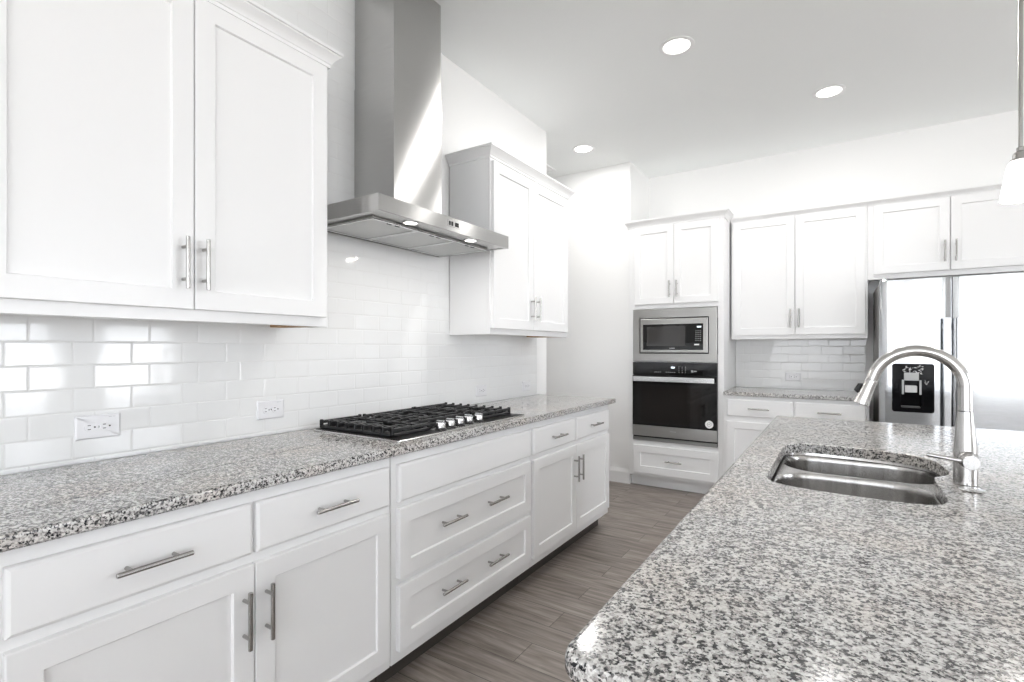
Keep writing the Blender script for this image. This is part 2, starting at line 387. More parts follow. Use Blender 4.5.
for k, (wl_, a0, a1, z0, z1) in enumerate(WINDOWS):
    bm = bmesh.new(); pn = bmesh.new(); T = 0.05
    def wb(q, p0, p1, r0, r1, d0, d1):
        if wl_ == 'rear': box(q, p0, p1, REAR-d1, REAR-d0, r0, r1)
        else: box(q, RIGHT+d0, RIGHT+d1, p0, p1, r0, r1)
    wb(bm, a0+.001, a0+T, z0+.001, z1-.001, .03, .09); wb(bm, a1-T, a1-.001, z0+.001, z1-.001, .03, .09)
    wb(bm, a0+T, a1-T, z0+.001, z0+T, .03, .09); wb(bm, a0+T, a1-T, z1-T, z1-.001, .03, .09)
    nm = max(1, round((a1-a0)/0.9)); mid = 1.05 if wl_ == 'rear' else (z0+z1)/2
    for q in range(1, nm): wb(bm, a0+(a1-a0)*q/nm-.03, a0+(a1-a0)*q/nm+.03, z0+T, z1-T, .035, .085)
    wb(bm, a0+T, a1-T, mid-.02, mid+.02, .04, .08)
    wb(pn, a0+T, a1-T, z0+T, z1-T, .057, .063)
    wo = struct('window_%d' % (k+1), bm, 'trim', smooth=0)
    finish('glass_pane', pn, 'glass', wo, 0)

# baseboards
def base_profile(p0, p1, nrm, h=0.135):
    """moulded baseboard from p0 to p1 with outward normal nrm"""
    prof = [(0, 0), (0.016, 0), (0.016, h*0.72), (0.012, h*0.78), (0.012, h*0.84), (0.007, h*0.93), (0.004, h), (0, h)]
    return [[Vector((p[0]+nrm[0]*o, p[1]+nrm[1]*o, z)) for o, z in prof] for p in (p0, p1)]
bm = bmesh.new(); loops(bm, base_profile((HALL, PIERY-.0005), (PIERX, PIERY-.0005), (0, -1)), True, True)
struct('baseboard_pier', bm, 'trim')
bm = bmesh.new(); loops(bm, base_profile((0.0005, 3.47), (0.0005, WEND), (1, 0)), True, True)
loops(bm, base_profile((0.0, WEND+.0005), (HALL, WEND+.0005), (0, 1)), True, True)
struct('baseboard_left', bm, 'trim')
bm = bmesh.new(); loops(bm, base_profile((3.3, BACK-.0005), (RIGHT, BACK-.0005), (0, -1)), True, True)
struct('baseboard_back', bm, 'trim')

# backsplash tile
TT = 0.008
bm = bb(0.0005, TT, -0.9, 3.425, 0.916, 1.372)
box(bm, 0.0005, TT, 1.272, 2.364, 1.372, 1.95); box(bm, 0.0005, TT, 1.272, 2.300, 1.95, CEIL-0.001); box(bm, 0.0005, TT, 0.2, 1.272, 2.45, CEIL-0.001)
struct('wall_backsplash_left', bm, 'tile_left', smooth=0)
struct('wall_backsplash_back', bb(1.181, 2.184, BACK-TT, BACK-.0005, 0.916, 1.368), 'tile_back', smooth=0)

# ------------------------------------------------------------------ cabinet parts (local: x along the run, -y to the room)
def shaker(x0, x1, z0, z1, yb, rail=0.058, t=0.020, rec=0.009):
    """shaker door / drawer front with a recessed panel; back at y=yb, front at yb-t"""
    bm = bmesh.new(); yf = yb - t; c = 0.0018
    def rc(i, y): return [Vector((x0+i, y, z0+i)), Vector((x1-i, y, z0+i)), Vector((x1-i, y, z1-i)), Vector((x0+i, y, z1-i))]
    loops(bm, [rc(0, yb), rc(0, yf+c), rc(c, yf), rc(rail-0.0015, yf), rc(rail, yf+0.0015), rc(rail+0.0015, yf+rec)], True, True)
    return bm
def slab(x0, x1, z0, z1, yb, t=0.020):
    bm = bmesh.new(); yf = yb - t
    def rc(i, y): return [Vector((x0+i, y, z0+i)), Vector((x1-i, y, z0+i)), Vector((x1-i, y, z1-i)), Vector((x0+i, y, z1-i))]
    loops(bm, [rc(0, yb), rc(0, yf+0.006), rc(0.002, yf+0.0035), rc(0.008, yf)], True, True)
    return bm
HM = {}
def handle(parent, x, y, z, vert=True, L=0.156):
    """round bar pull, centred at (x, z) on the surface y"""
    key = (vert, L)
    if key not in HM:
        bm = bmesh.new(); h = L/2; off = 0.033; r = 0.006; p = L*0.31
        ax = (lambda s, d: (0, -d, s)) if vert else (lambda s, d: (s, -d, 0))
        tube(bm, [ax(-h, off), ax(-h+.001, off), ax(h-.001, off), ax(h, off)], [r-.001, r, r, r-.001], 14)
        for q in (-p, p): tube(bm, [ax(q, -0.002), ax(q, off)], 0.0048, 10)
        o = finish('handle', bm, 'nickel', parent); HM[key] = o.data
    else:
        o = bpy.data.objects.new('handle', HM[key]); C.objects.link(o); o.parent = parent
    o.location = (x, y, z); return o
CROWN = [(0, 0), (0.008, 0.0), (0.008, 0.012), (0.012, 0.014), (0.014, 0.020), (0.022, 0.031), (0.034, 0.043), (0.037, 0.045), (0.037, 0.049), (0.043, 0.051), (0.043, 0.062), (0.0, 0.062)]
def crown(W0, W1, yb, yf, z, l=True, r=True, notch=None, hs=1.0, rnotch=None):
    """crown moulding round the front of a cabinet box; l, r: returns on that side; notch: y where the left return stops"""
    ls = []
    for o, h in CROWN:
        a = W0 - (o if l else 0); c = W1 + (o if r else 0)
        lp = [Vector((c if rnotch is None else W1, yb, z+h*hs))] + ([Vector((W1, rnotch, z+h*hs)), Vector((c, rnotch, z+h*hs))] if rnotch is not None else []) + [Vector((c, yf-o, z+h*hs)), Vector((a, yf-o, z+h*hs))]
        if notch is not None: lp += [Vector((a, notch, z+h*hs)), Vector((W0, notch, z+h*hs))]
        lp += [Vector((W0 if notch is not None else a, yb, z+h*hs))]
        ls.append(lp)
    bm = bmesh.new(); loops(bm, ls, False, True); return bm

G_BASE = 'white base cabinets under the long granite counter'
BD = 0.61                                     # carcass depth
def base_carcass(t, w, d=BD, back=0.012, toe='toe'):
    bm = bb(0.0005, w-0.0005, -d, -back, 0.105, 0.880, bev=0.001, seg=1)
    finish('body', bm, 'cab', t)
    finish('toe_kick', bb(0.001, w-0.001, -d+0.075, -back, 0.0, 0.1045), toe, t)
def two_door_base(name, label, loc, rotz, w, x0, xm, x1, group, d=BD, mirror_handles=True, dz=(0.703, 0.843), oz=(0.150, 0.675), hoff=0.030, toe='toe'):
    t = thing(name, label, 'cabinet', loc, rotz, group)
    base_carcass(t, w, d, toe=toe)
    for (a, b, s) in ((x0, xm-.006, 1), (xm+.006, x1, -1)):
        dr = finish('drawer', slab(a, b, dz[0], dz[1], -d-.0005), 'cab', t, 15)
        handle(dr, (a+b)/2, -d-.020, (dz[0]+dz[1])/2, False)
        dd = (a, xm-.002) if s == 1 else (xm+.002, b)
        do = finish('door', shaker(dd[0], dd[1], oz[0], oz[1], -d-.0005), 'cab', t)
        hx = (dd[1]-hoff) if s == 1 else (dd[0]+hoff)
        handle(do, hx, -d-.020, oz[1]-0.137, True)
    return t
R90 = PI/2
cabA = two_door_base('base_cabinet', 'white two-drawer two-door base cabinet under the counter, in the lower left corner', (0, 0.262, 0), R90,
                     1.048, 0.028, 0.5285, 1.030, G_BASE)
dup(cabA, (0, 0.262-1.0485, 0), R90, 'white base cabinet mostly cut off by the left edge, before the first two-drawer one', G_BASE)
# cabinet B: wide three-drawer unit under the cooktop
t = thing('drawer_base_cabinet', 'white base cabinet with one plain front and two wide drawers, under the gas cooktop', 'cabinet', (0, 1.3145, 0), R90, G_BASE)
wB = 0.9890
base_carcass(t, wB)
finish('false_front', slab(0.026, 0.977, 0.703, 0.843, -BD-.0005), 'cab', t, 15)
for (z0, z1) in ((0.420, 0.679), (0.150, 0.393)):
    dr = finish('drawer', shaker(0.026, 0.977, z0, z1, -BD-.0005, rail=0.060), 'cab', t)
    for hx in (0.324, 0.648): handle(dr, hx, -BD-.0105, (z0+z1)/2 + 0.008, False)
cabC = two_door_base('base_cabinet', 'white two-drawer two-door base cabinet at the far end of the long counter', (0, 2.3045, 0), R90,
                     1.090, 0.014, 0.534, 1.066, G_BASE)

# long granite counter
def counter(name, label, x0, x1, y0, y1, z0, z1, r=0.004):
    bm = bmesh.new(); bs = rrect(x0, x1, y0, y1, r, 3)
    L = [(0.006, z0), (0.0, z0+0.005), (0.0, z1-0.008), (0.0025, z1-0.0025), (0.008, z1)]
    loops(bm, [[Vector((p[0], p[1], z)) for p in offset_loop(bs, d)] for d, z in L], True, True)
    return tag(finish(name, bm, 'granite'), label, 'countertop')
counter('granite_countertop', 'long speckled grey granite countertop holding the gas cooktop along the tiled wall', 0.0095, 0.650, -0.80, 3.445, 0.882, 0.914)

# ------------------------------------------------------------------ upper cabinets on the left wall
G_UP = 'white upper cabinets on the left wall'
def upper(name, label, loc, rotz, w, d, z0, z1, doors, dz, group, handles, back=0.0095, cr=(True, True), rail=0.060, clear=0.0, hlen=0.156, hz=None, wood=None, kh=1.0):
    t = thing(name, label, 'cabinet', loc, rotz, group)
    zb = z0 + 0.026
    bm = bb(0.018, w-0.018, -d+0.019, -back, zb, z1)
    finish('body', bm, 'cab', t)
    for (a, b) in ((0, 0.0178), (w-0.0178, w)): finish('side_panel', bb(a, b, -d+0.019, -back, z0, z1), 'cab', t, 0)
    finish('face_frame', bb(0, w, -d, -d+0.0185, z0, z1, bev=0.001, seg=1), 'cab', t)
    if wood: finish('wood_cleat', bb(wood[0], wood[1], -d+0.022, -back-0.06, z0+0.0005, zb-0.0005), 'underwood', t, 0)
    for k, (a, b) in enumerate(doors):
        do = finish('door', shaker(a, b, dz[0], dz[1], -d-.0005, rail=rail), 'cab', t)
        handle(do, handles[k], -d-.0205, hz or (dz[0]+0.137), True, hlen)
    finish('crown_moulding', crown(0, w, -back, -d, z1-0.004, cr[0], cr[1], hs=kh), 'cab', t)
    return t
upper('upper_cabinet', 'large white two-door upper cabinet in the upper left, beside the range hood', (0, 0.278, 0), R90, 0.992, 0.308, 1.356, 2.374,
      [(0.020, 0.4945), (0.4985, 0.974)], (1.392, 2.360), G_UP, [0.463, 0.521], wood=(0.90, 0.972), kh=1.0)
upper('upper_cabinet', 'white two-door upper cabinet beyond the range hood, at the end of the tiled wall', (0, 2.367, 0), R90, 0.990, 0.308, 1.354, 2.376,
      [(0.012, 0.4635), (0.4675, 0.960)], (1.389, 2.354), G_UP, [0.433, 0.498], wood=(0.80, 0.968), kh=1.0)

# ------------------------------------------------------------------ range hood
hd = thing('range_hood', 'stainless steel chimney range hood on the tiled wall above the cooktop', 'range hood', (0, 1.813, 0), R90)
HW, HD_, HZ0, HZ1 = 0.457, 0.500, 1.808, 1.874
bm = bmesh.new()
def rc3(i, j, z): return [Vector((-HW+i, -0.009-j, z)), Vector((-HW+i, -HD_+i, z)), Vector((HW-i, -HD_+i, z)), Vector((HW-i, -0.009-j, z))]
loops(bm, [rc3(0.018, 0.010, HZ0+0.003), rc3(0.018, 0.010, HZ0), rc3(0.001, 0, HZ0), rc3(0, 0, HZ0+0.001), rc3(0, 0, HZ1-0.002), rc3(0.002, 0, HZ1)], True, True)
finish('canopy', bm, 'steel', hd, 0)
finish('chimney_lower', bb(-0.164, 0.168, -0.280, -0.009, HZ1+0.0005, 2.529, bev=0.002), 'steel', hd, 30)
finish('chimney_upper', bb(-0.161, 0.165, -0.277, -0.009, 2.5295, CEIL-0.001, bev=0.002), 'steel', hd, 30)
bm = bmesh.new(); tube(bm, [(0.135, -0.2799, 2.49), (0.135, -0.2825, 2.49)], 0.006, 12)
finish('screw', bm, 'chrome', hd)
for k in range(3):
    x0 = -0.400 + k*0.2675; x1 = x0 + 0.265
    fb = bmesh.new(); box(fb, x0, x1, -0.405, -0.065, HZ0-0.005, HZ0+0.0025, bev=0.002, seg=1)
    fo = finish('grease_filter', fb, 'filter', hd)
    fr = bmesh.new()
    for (a, b, c, d) in ((x0, x0+.010, -.405, -.065), (x1-.010, x1, -.405, -.065), (x0+.012, x1-.012, -.405, -.393), (x0+.012, x1-.012, -.077, -.065)):
        box(fr, a, b, c, d, HZ0-0.0085, HZ0-0.0052)
    finish('filter_frame', fr, 'chrome', fo, 0)
    xm = (x0+x1)/2
    for (a, b) in ((-0.035, -0.012), (0.012, 0.035)): finish('latch', bb(xm+a, xm+b, -0.388, -0.380, HZ0-0.0095, HZ0-0.0052), 'black', fo, 0)
for xl in (-0.235, 0.185):
    bm = lathe(bmesh.new(), [(0.034, 0.0115), (0.034, -0.002), (0.030, -0.003), (0.027, -0.001), (0.027, 0.0115)], (xl, -0.453, HZ0), seg=24, caps=False)
    lo = finish('hood_lamp', bm, 'chrome', hd)
    finish('lamp_lens', lathe(bmesh.new(), [(0.0005, -0.0012), (0.020, -0.001), (0.0268, 0.001), (0.0268, 0.004)], (xl, -0.453, HZ0), seg=24), 'hoodlamp', lo)
bp = finish('control_panel', bb(-0.045, 0.045, -HD_-0.0012, -HD_-0.0002, HZ0+0.022, HZ1-0.014, bev=0.0004, seg=1), 'steel', hd)
for xl in (-0.032, -0.014, 0.012, 0.026):
    finish('button', bb(xl-0.005, xl+0.005, -HD_-0.0035, -HD_-0.0013, HZ0+0.027, HZ1-0.020, bev=0.001, seg=1), 'black', bp)

for yl in (1.813-0.235, 1.813+0.185): area('hood_bulb', (0.453, yl, HZ0-0.006), (0, 0, 0), 0.045, 0.045, 0.9, shape='DISK', color=(1.0, 0.97, 0.93))

# ------------------------------------------------------------------ gas cooktop
ck = thing('gas_cooktop', 'five-burner gas cooktop with black iron grates set in the long counter', 'cooktop', (0, 0, 0.9141))
CY0, CY1, CX0, CX1 = 1.372, 2.292, 0.070, 0.592
bm = bmesh.new(); rr = rrect(CX0, CX1, CY0, CY1, 0.012, 4)
loops(bm, [[Vector((p[0], p[1], z)) for p in offset_loop(rr, d)] for d, z in ((0, 0), (0, 0.004), (0.003, 0.007), (0.012, 0.007), (0.016, 0.005))], True, True)
finish('steel_tray', bm, 'steel', ck)
pans = ((1.384, 1.634, 0.078, 0.584), (1.636, 1.984, 0.078, 0.462), (1.986, 2.280, 0.078, 0.584))
bm = bmesh.new()
for (y0, y1, x0, x1) in pans: box(bm, x0, x1, y0, y1, 0.0055, 0.0085, bev=0.0008, seg=1)
finish('burner_pan', bm, 'enamel', ck)
for (bx_, by_, r) in ((0.200, 1.510, 0.045), (0.440, 1.510, 0.036), (0.270, 1.812, 0.055), (0.200, 2.134, 0.036), (0.440, 2.134, 0.045)):
    bo = finish('burner', lathe(bmesh.new(), [(r+0.012, 0.0086), (r+0.010, 0.013), (r, 0.015), (r, 0.022)], (bx_, by_, 0), seg=28), 'iron', ck)
    finish('burner_cap', lathe(bmesh.new(), [(r*0.9, 0.0222), (r*0.95, 0.024), (r*0.93, 0.030), (r*0.80, 0.033)], (bx_, by_, 0), seg=28), 'iron', bo)
for (y0, y1, x0, x1) in pans:
    gb = bmesh.new(); z0, z1 = 0.028, 0.042
    y0 += 0.022 if y0 < 1.5 else 0.003; y1 -= 0.022 if y1 > 2.2 else 0.003; x0 -= 0.006 if x1 > 0.5 else 0.0; x1 -= 0.062 if x1 > 0.5 else 0.012
    # low perimeter rail standing on the pan
    for (a, b, c, d) in ((x0, x1, y0, y0+.016), (x0, x1, y1-.016, y1), (x0, x0+.016, y0, y1), (x1-.016, x1, y0, y1)):
        box(gb, a, b, c, d, 0.0087, 0.022, bev=0.003, seg=1)
    ym = (y0+y1)/2; nf = 8 if x1 > 0.5 else 6
    # fingers across, each with posts down to the rail
    for q in range(nf+1):
        xx = x0+.007 + (x1-x0-.014)*q/nf
        inner = 0.0 if q in (0, nf) else (0.024 if q % 2 else 0.046)
        for (a, b) in ((y0, ym-inner), (ym+inner, y1)):
            box(gb, xx-.0055, xx+.0055, a, b, z0, z1, bev=0.002, seg=1)
        for (a, b) in ((y0, y0+.013), (y1-.013, y1)):
            box(gb, xx-.0065, xx+.0065, a, b, 0.018, z1+.004, bev=0.002, seg=1)
    # long bars front to back
    for yy in (y0+(y1-y0)*.27, ym, y0+(y1-y0)*.73):
        segs = ((x0, x1),) if yy != ym else ((x0, x0+.10), ((x0+x1)/2-.05, (x0+x1)/2+.05), (x1-.10, x1))
        for (a, b) in segs: box(gb, a, b, yy-.0055, yy+.0055, z0-.002, z1-.002, bev=0.002, seg=1)
    finish('grate', gb, 'iron', ck)
for k, (kx, ky) in enumerate(((0.540, 1.672), (0.534, 1.744), (0.528, 1.818), (0.521, 1.893), (0.530, 1.962))):
    kb = lathe(bmesh.new(), [(0.026, 0.0072), (0.026, 0.010), (0.022, 0.0125), (0.0215, 0.016)], (kx, ky, 0), seg=24)
    ko = finish('knob', kb, 'black', ck)
    kb = lathe(bmesh.new(), [(0.0215, 0.0162), (0.0210, 0.034), (0.0195, 0.038), (0.017, 0.039)], (kx, ky, 0), seg=24)
    box(kb, kx-0.020, kx+0.020, ky-0.006, ky+0.006, 0.036, 0.046, bev=0.002)
    finish('knob_grip', kb, 'chrome', ko)

# ------------------------------------------------------------------ wall outlets
G_OUT = 'double outlets on the tiled backsplash'
def outlet(label, loc, rotz):
    t = thing('wall_outlet', label, 'outlet', loc, rotz, G_OUT)
    bm = bmesh.new(); q = rrect(-0.059, 0.059, -0.038, 0.038, 0.003, 3)
    loops(bm, [[Vector((p[0], -y, p[1])) for p in offset_loop(q, d)] for d, y in ((0, 0.0), (0, 0.003), (0.0035, 0.0062), (0.005, 0.0065))], True, True)
    finish('cover_plate', bm, 'plate', t, 0)
    for s in (-1, 1):
        cx = s*0.0195
        bm = bmesh.new(); q = [(cx+0.0172*math.cos(a)*(1.0), max(-0.0145, min(0.0145, 0.0172*math.sin(a)))) for a in [2*PI*k/32 for k in range(32)]]
        loops(bm, [[Vector((p[0], -y, p[1])) for p in offset_loop(q, d)] for d, y in ((0, 0.0066), (0, 0.0082), (0.001, 0.0088))], True, True)
        ro = finish('receptacle', bm, 'plate', t)
        bm = bmesh.new()
        box(bm, cx-0.0095, cx-0.0015, -0.0094, -0.0089, 0.005, 0.0072); box(bm, cx-0.0095, cx-0.0015, -0.0094, -0.0089, -0.0072, -0.005)
        tube(bm, [(cx+0.0085, -0.0089, 0), (cx+0.0085, -0.0094, 0)], 0.0027, 10)
        finish('slots', bm, 'black', ro, 0)
    bm = bmesh.new(); tube(bm, [(0, -0.0066, 0), (0, -0.0074, 0)], 0.0028, 10); finish('screw', bm, 'chrome', t)
    bm = bmesh.new(); box(bm, 0.026, 0.034, -0.0072, -0.0066, 0.0275, 0.0295); box(bm, 0.037, 0.043, -0.0072, -0.0066, 0.0280, 0.0297)
    finish('small_print', bm, 'grey_print', t, 0)
    return t
o1 = outlet('white double outlet nearest the camera on the left tiled wall', (TT+.0003, 0.636, 1.024), R90)
dup(o1, (TT+.0003, 1.217, 1.019), R90, 'white double outlet on the left tiled wall just before the cooktop', G_OUT)
dup(o1, (TT+.0003, 2.690, 0.995), R90, 'white double outlet on tile just beyond the gas cooktop', G_OUT)
dup(o1, (TT+.0003, 3.262, 0.990), R90, 'white double outlet near the far end of the left tiled wall', G_OUT)
dup(o1, (1.650, BACK-TT-.0003, 1.021), 0, 'white double outlet on the back tiled wall above the short granite counter', G_OUT)

# ------------------------------------------------------------------ tall oven cabinet
TW0, TW1, TF = 0.352, 1.178, 4.55
d_ = BACK - 0.001 - TF
tall = thing('tall_oven_cabinet', 'tall white cabinet holding the microwave and wall oven', 'cabinet', (TW0, BACK-.001, 0))
w = TW1 - TW0
def X(x): return x - TW0
bm = bmesh.new()
box(bm, 0, X(0.392), -d_, 0, 0.105, 2.385, bev=0.001, seg=1); box(bm, X(1.131), w, -d_, 0, 0.105, 2.385, bev=0.001, seg=1)
box(bm, X(0.392), X(1.131), -d_, 0, 1.632, 2.385); box(bm, X(0.392), X(1.131), -d_, 0, 0.105, 0.430)
box(bm, X(0.392), X(1.131), -0.02, 0, 0.430, 1.632); box(bm, X(0.392), X(1.131), -d_, -0.02, 1.1475, 1.1505)
finish('body', bm, 'cab', tall, 0)
finish('toe_kick', bb(0.001, w-0.001, -d_+0.075, 0, 0, 0.1045), 'cab', tall)
for (a, b, hx) in ((0.408, 0.7655, 0.734), (0.7695, 1.136, 0.798)):
    do = finish('door', shaker(X(a), X(b), 1.672, 2.372, -d_-.0005), 'cab', tall)
    handle(do, X(hx), -d_-.0205, 1.800, True, 0.146)
dr = finish('drawer', shaker(X(0.400), X(1.136), 0.134, 0.388, -d_-.0005, rail=0.066), 'cab', tall)
handle(dr, X(0.765), -d_-.0115, 0.263, False, 0.146)
finish('crown_moulding', crown(0, w, 0, -d_, 2.383, True, True, notch=PIERY-BACK-0.002, rnotch=-0.366), 'cab', tall)

# microwave (local: origin at centre of the bottom edge on the cabinet face, -y to the room)
mw = thing('built_in_microwave', 'stainless built-in microwave with black glass door above the oven', 'microwave', (0.7615, TF, 1.1508))
hw_, mh = 0.3665, 0.476
def ringplate(bm, x0, x1, z0, z1, i0, i1, j0, j1, y0, y1):
    box(bm, x0, i0, y0, y1, z0, z1, bev=0.0008, seg=1); box(bm, i1, x1, y0, y1, z0, z1, bev=0.0008, seg=1)
    box(bm, i0, i1, y0, y1, z0, j0, bev=0.0008, seg=1); box(bm, i0, i1, y0, y1, j1, z1, bev=0.0008, seg=1)
bm = bmesh.new()
def rcm(x0, x1, z0, z1, y): return [Vector((x0, y, z0)), Vector((x1, y, z0)), Vector((x1, y, z1)), Vector((x0, y, z1))]
IX0, IX1, IZ0, IZ1 = -0.305, 0.300, 0.075, 0.397
loops(bm, [rcm(-hw_, hw_, 0.001, mh, -0.001), rcm(-hw_, hw_, 0.001, mh, -0.017), rcm(-hw_+.002, hw_-.002, 0.003, mh-.002, -0.019),
           rcm(IX0-.001, IX1+.001, IZ0-.001, IZ1+.001, -0.019), rcm(IX0, IX1, IZ0, IZ1, -0.0175), rcm(IX0, IX1, IZ0, IZ1, -0.004)])
finish('trim_kit', bm, 'steel_oven', mw, 30)
finish('casing', bb(IX0-.004, IX1+.004, -0.0035, 0.40, IZ0-.004, IZ1+.004), 'gap', mw, 0)
DX0, DX1, DZ0, DZ1 = IX0+.010, IX1-.010, IZ0+.009, IZ1-.009
GX0, GX1, GZ0, GZ1 = DX0+.024, DX1-.034, DZ0+.024, DZ1-.050
bm = bmesh.new()
loops(bm, [rcm(DX0, DX1, DZ0, DZ1, -0.006), rcm(DX0, DX1, DZ0, DZ1, -0.022), rcm(DX0+.003, DX1-.003, DZ0+.003, DZ1-.003, -0.025),
           rcm(GX0, GX1, GZ0, GZ1, -0.025), rcm(GX0, GX1, GZ0, GZ1, -0.020)])
md = finish('door', bm, 'steel_oven', mw, 30)
finish('black_glass', bb(GX0+.0003, GX1-.0003, -0.0235, -0.010, GZ0+.0003, GZ1-.0003), 'glass_black', md, 0)
finish('window', bb(GX0+.036, GX1-.150, -0.0242, -0.0236, GZ0+.036, GZ1-.020), paint('microwave_window', (0.035, 0.033, 0.032), 0.08), md, 0)
cx1 = GX1-.012
bm = bmesh.new()
for r in range(6):
    for c in range(3): box(bm, cx1-.052+c*.018, cx1-.044+c*.018, -0.0240, -0.0236, GZ0+.080+r*.017, GZ0+.0835+r*.017)
finish('keypad', bm, 'grey_print', md, 0)
finish('clock_display', bb(cx1-.040, cx1-.006, -0.0240, -0.0236, GZ1-.034, GZ1-.024), 'display', md, 0)
finish('open_button', bb(cx1-.062, cx1-.022, -0.0255, -0.0236, GZ0+.042, GZ0+.053), 'sticker', md, 0)
bm = bmesh.new()
for k in range(5): box(bm, -0.030+k*.009, -0.024+k*.009, -0.0241, -0.0236, GZ0+.012, GZ0+.019)
finish('logo_print', bm, 'grey_print', md, 0)

# wall oven
ov = thing('wall_oven', 'black glass and stainless wall oven below the microwave', 'oven', (0.7615, TF, 0.432))
oh = 0.715
finish('oven_body', bb(-0.366, 0.366, 0.001, 0.50, 0.004, oh-.002), 'gap', ov, 0)
finish('control_panel', bb(-0.3675, 0.3675, -0.020, 0.0005, oh-0.113, oh, bev=0.0015), 'glass_black', ov, 30)
bm = bmesh.new()
for k in range(4): box(bm, -0.165+k*.016, -0.157+k*.016, -0.0206, -0.0201, oh-.088, oh-.085)
for k in range(5): box(bm, -0.065+k*.018, -0.055+k*.018, -0.0206, -0.0201, oh-.088, oh-.084)
for k in range(3):
    for r in range(4): box(bm, 0.048+k*.028, 0.054+k*.028, -0.0206, -0.0201, oh-.040-r*.016, oh-.037-r*.016)
box(bm, 0.155, 0.172, -0.0206, -0.0201, oh-.082, oh-.066); box(bm, 0.178, 0.200, -0.0206, -0.0201, oh-.075, oh-.070)
finish('control_print', bm, 'grey_print', ov, 0)
finish('clock_display', bb(-0.018, 0.014, -0.0206, -0.0201, oh-.050, oh-.038), 'display', ov, 0)
dr = finish('oven_door', bb(-0.3675, 0.3675, -0.026, -0.0005, 0.142, oh-0.117, bev=0.0015), 'glass_black', ov, 30)
finish('door_window', bb(-0.285, 0.240, -0.0266, -0.0261, 0.180, oh-0.215), 'glass_window', dr, 0)
finish('lower_trim', bb(-0.3675, 0.3675, -0.027, -0.0005, 0.045, 0.1415, bev=0.0015), 'steel_oven', dr, 30)
bm = bmesh.new()
for k in range(5): box(bm, -0.026+k*.011, -0.018+k*.011, -0.0276, -0.0271, 0.098, 0.106)
finish('logo_print', bm, 'grey_print', dr, 0)
st = finish('round_sticker', lathe(bmesh.new(), [(0.0335, -0.0262), (0.0335, -0.0268)], (0.305, 0, 0.192), 'Y', 28), 'sticker', dr)
bm = bmesh.new()
for k in range(24):
    a0, a1 = 2*PI*k/24, 2*PI*(k+1)/24
    box(bm, 0.305+.016*math.cos(a0)-.0016, 0.305+.016*math.cos(a0)+.0016, -0.0272, -0.0269, 0.192+.016*math.sin(a0)-.0016, 0.192+.016*math.sin(a0)+.0016)
box(bm, 0.299, 0.311, -0.0272, -0.0269, 0.190, 0.194)
finish('sticker_print', bm, paint('grey_ink', (0.22, 0.22, 0.22), 0.5), st, 0)
bm = bb(-0.348, 0.352, -0.068, -0.054, oh-.172, oh-.127, bev=0.004)
box(bm, -0.330, -0.305, -0.056, -0.0262, oh-.160, oh-.139, bev=0.003); box(bm, 0.309, 0.334, -0.056, -0.0262, oh-.160, oh-.139, bev=0.003)
finish('handle', bm, 'chrome', dr, 30)
bm = bb(-0.3675, 0.3675, -0.006, -0.0005, 0.030, 0.044); finish('vent_gap', bm, 'black', ov, 0)
finish('base_trim', bb(-0.3675, 0.3675, -0.017, -0.0005, 0.000, 0.029, bev=0.001, seg=1), metal('dull_steel', (0.33, 0.33, 0.32), 0.4), ov, 30)

# ------------------------------------------------------------------ back wall: base, counter, uppers
BY = BACK - 0.001
bc = two_door_base('base_cabinet', 'white two-drawer base cabinet on the back wall beside the oven cabinet', (1.181, BACK, 0), 0, 1.000,
                   0.028, 0.5165, 0.982, 'white cabinets on the back wall', d=0.618, toe='cab', hoff=0.032, dz=(0.712, 0.852), oz=(0.140, 0.668))
counter('granite_countertop', 'short speckled granite countertop between the oven cabinet and refrigerator', 1.180, 2.186, 4.496, BACK-TT-.001, 0.882, 0.914)
upper('upper_cabinet', 'white two-door upper cabinet on the back wall above the short granite counter', (1.193, BY, 0), 0, 0.990, 0.321, 1.352, 2.385,
      [(0.018, 0.4905), (0.4970, 0.974)], (1.387, 2.376), 'white cabinets on the back wall', [0.462, 0.524], cr=(False, False), back=0.0, kh=0.62)
upper('upper_cabinet', 'short wide white two-door cabinet above the refrigerator', (2.1845, BY, 0), 0, 0.970, 0.321, 1.807, 2.385,
      [(0.036, 0.4865), (0.4925, 0.952)], (1.845, 2.376), 'white cabinets on the back wall', [0.456, 0.519], cr=(False, True), back=0.0, kh=0.62)

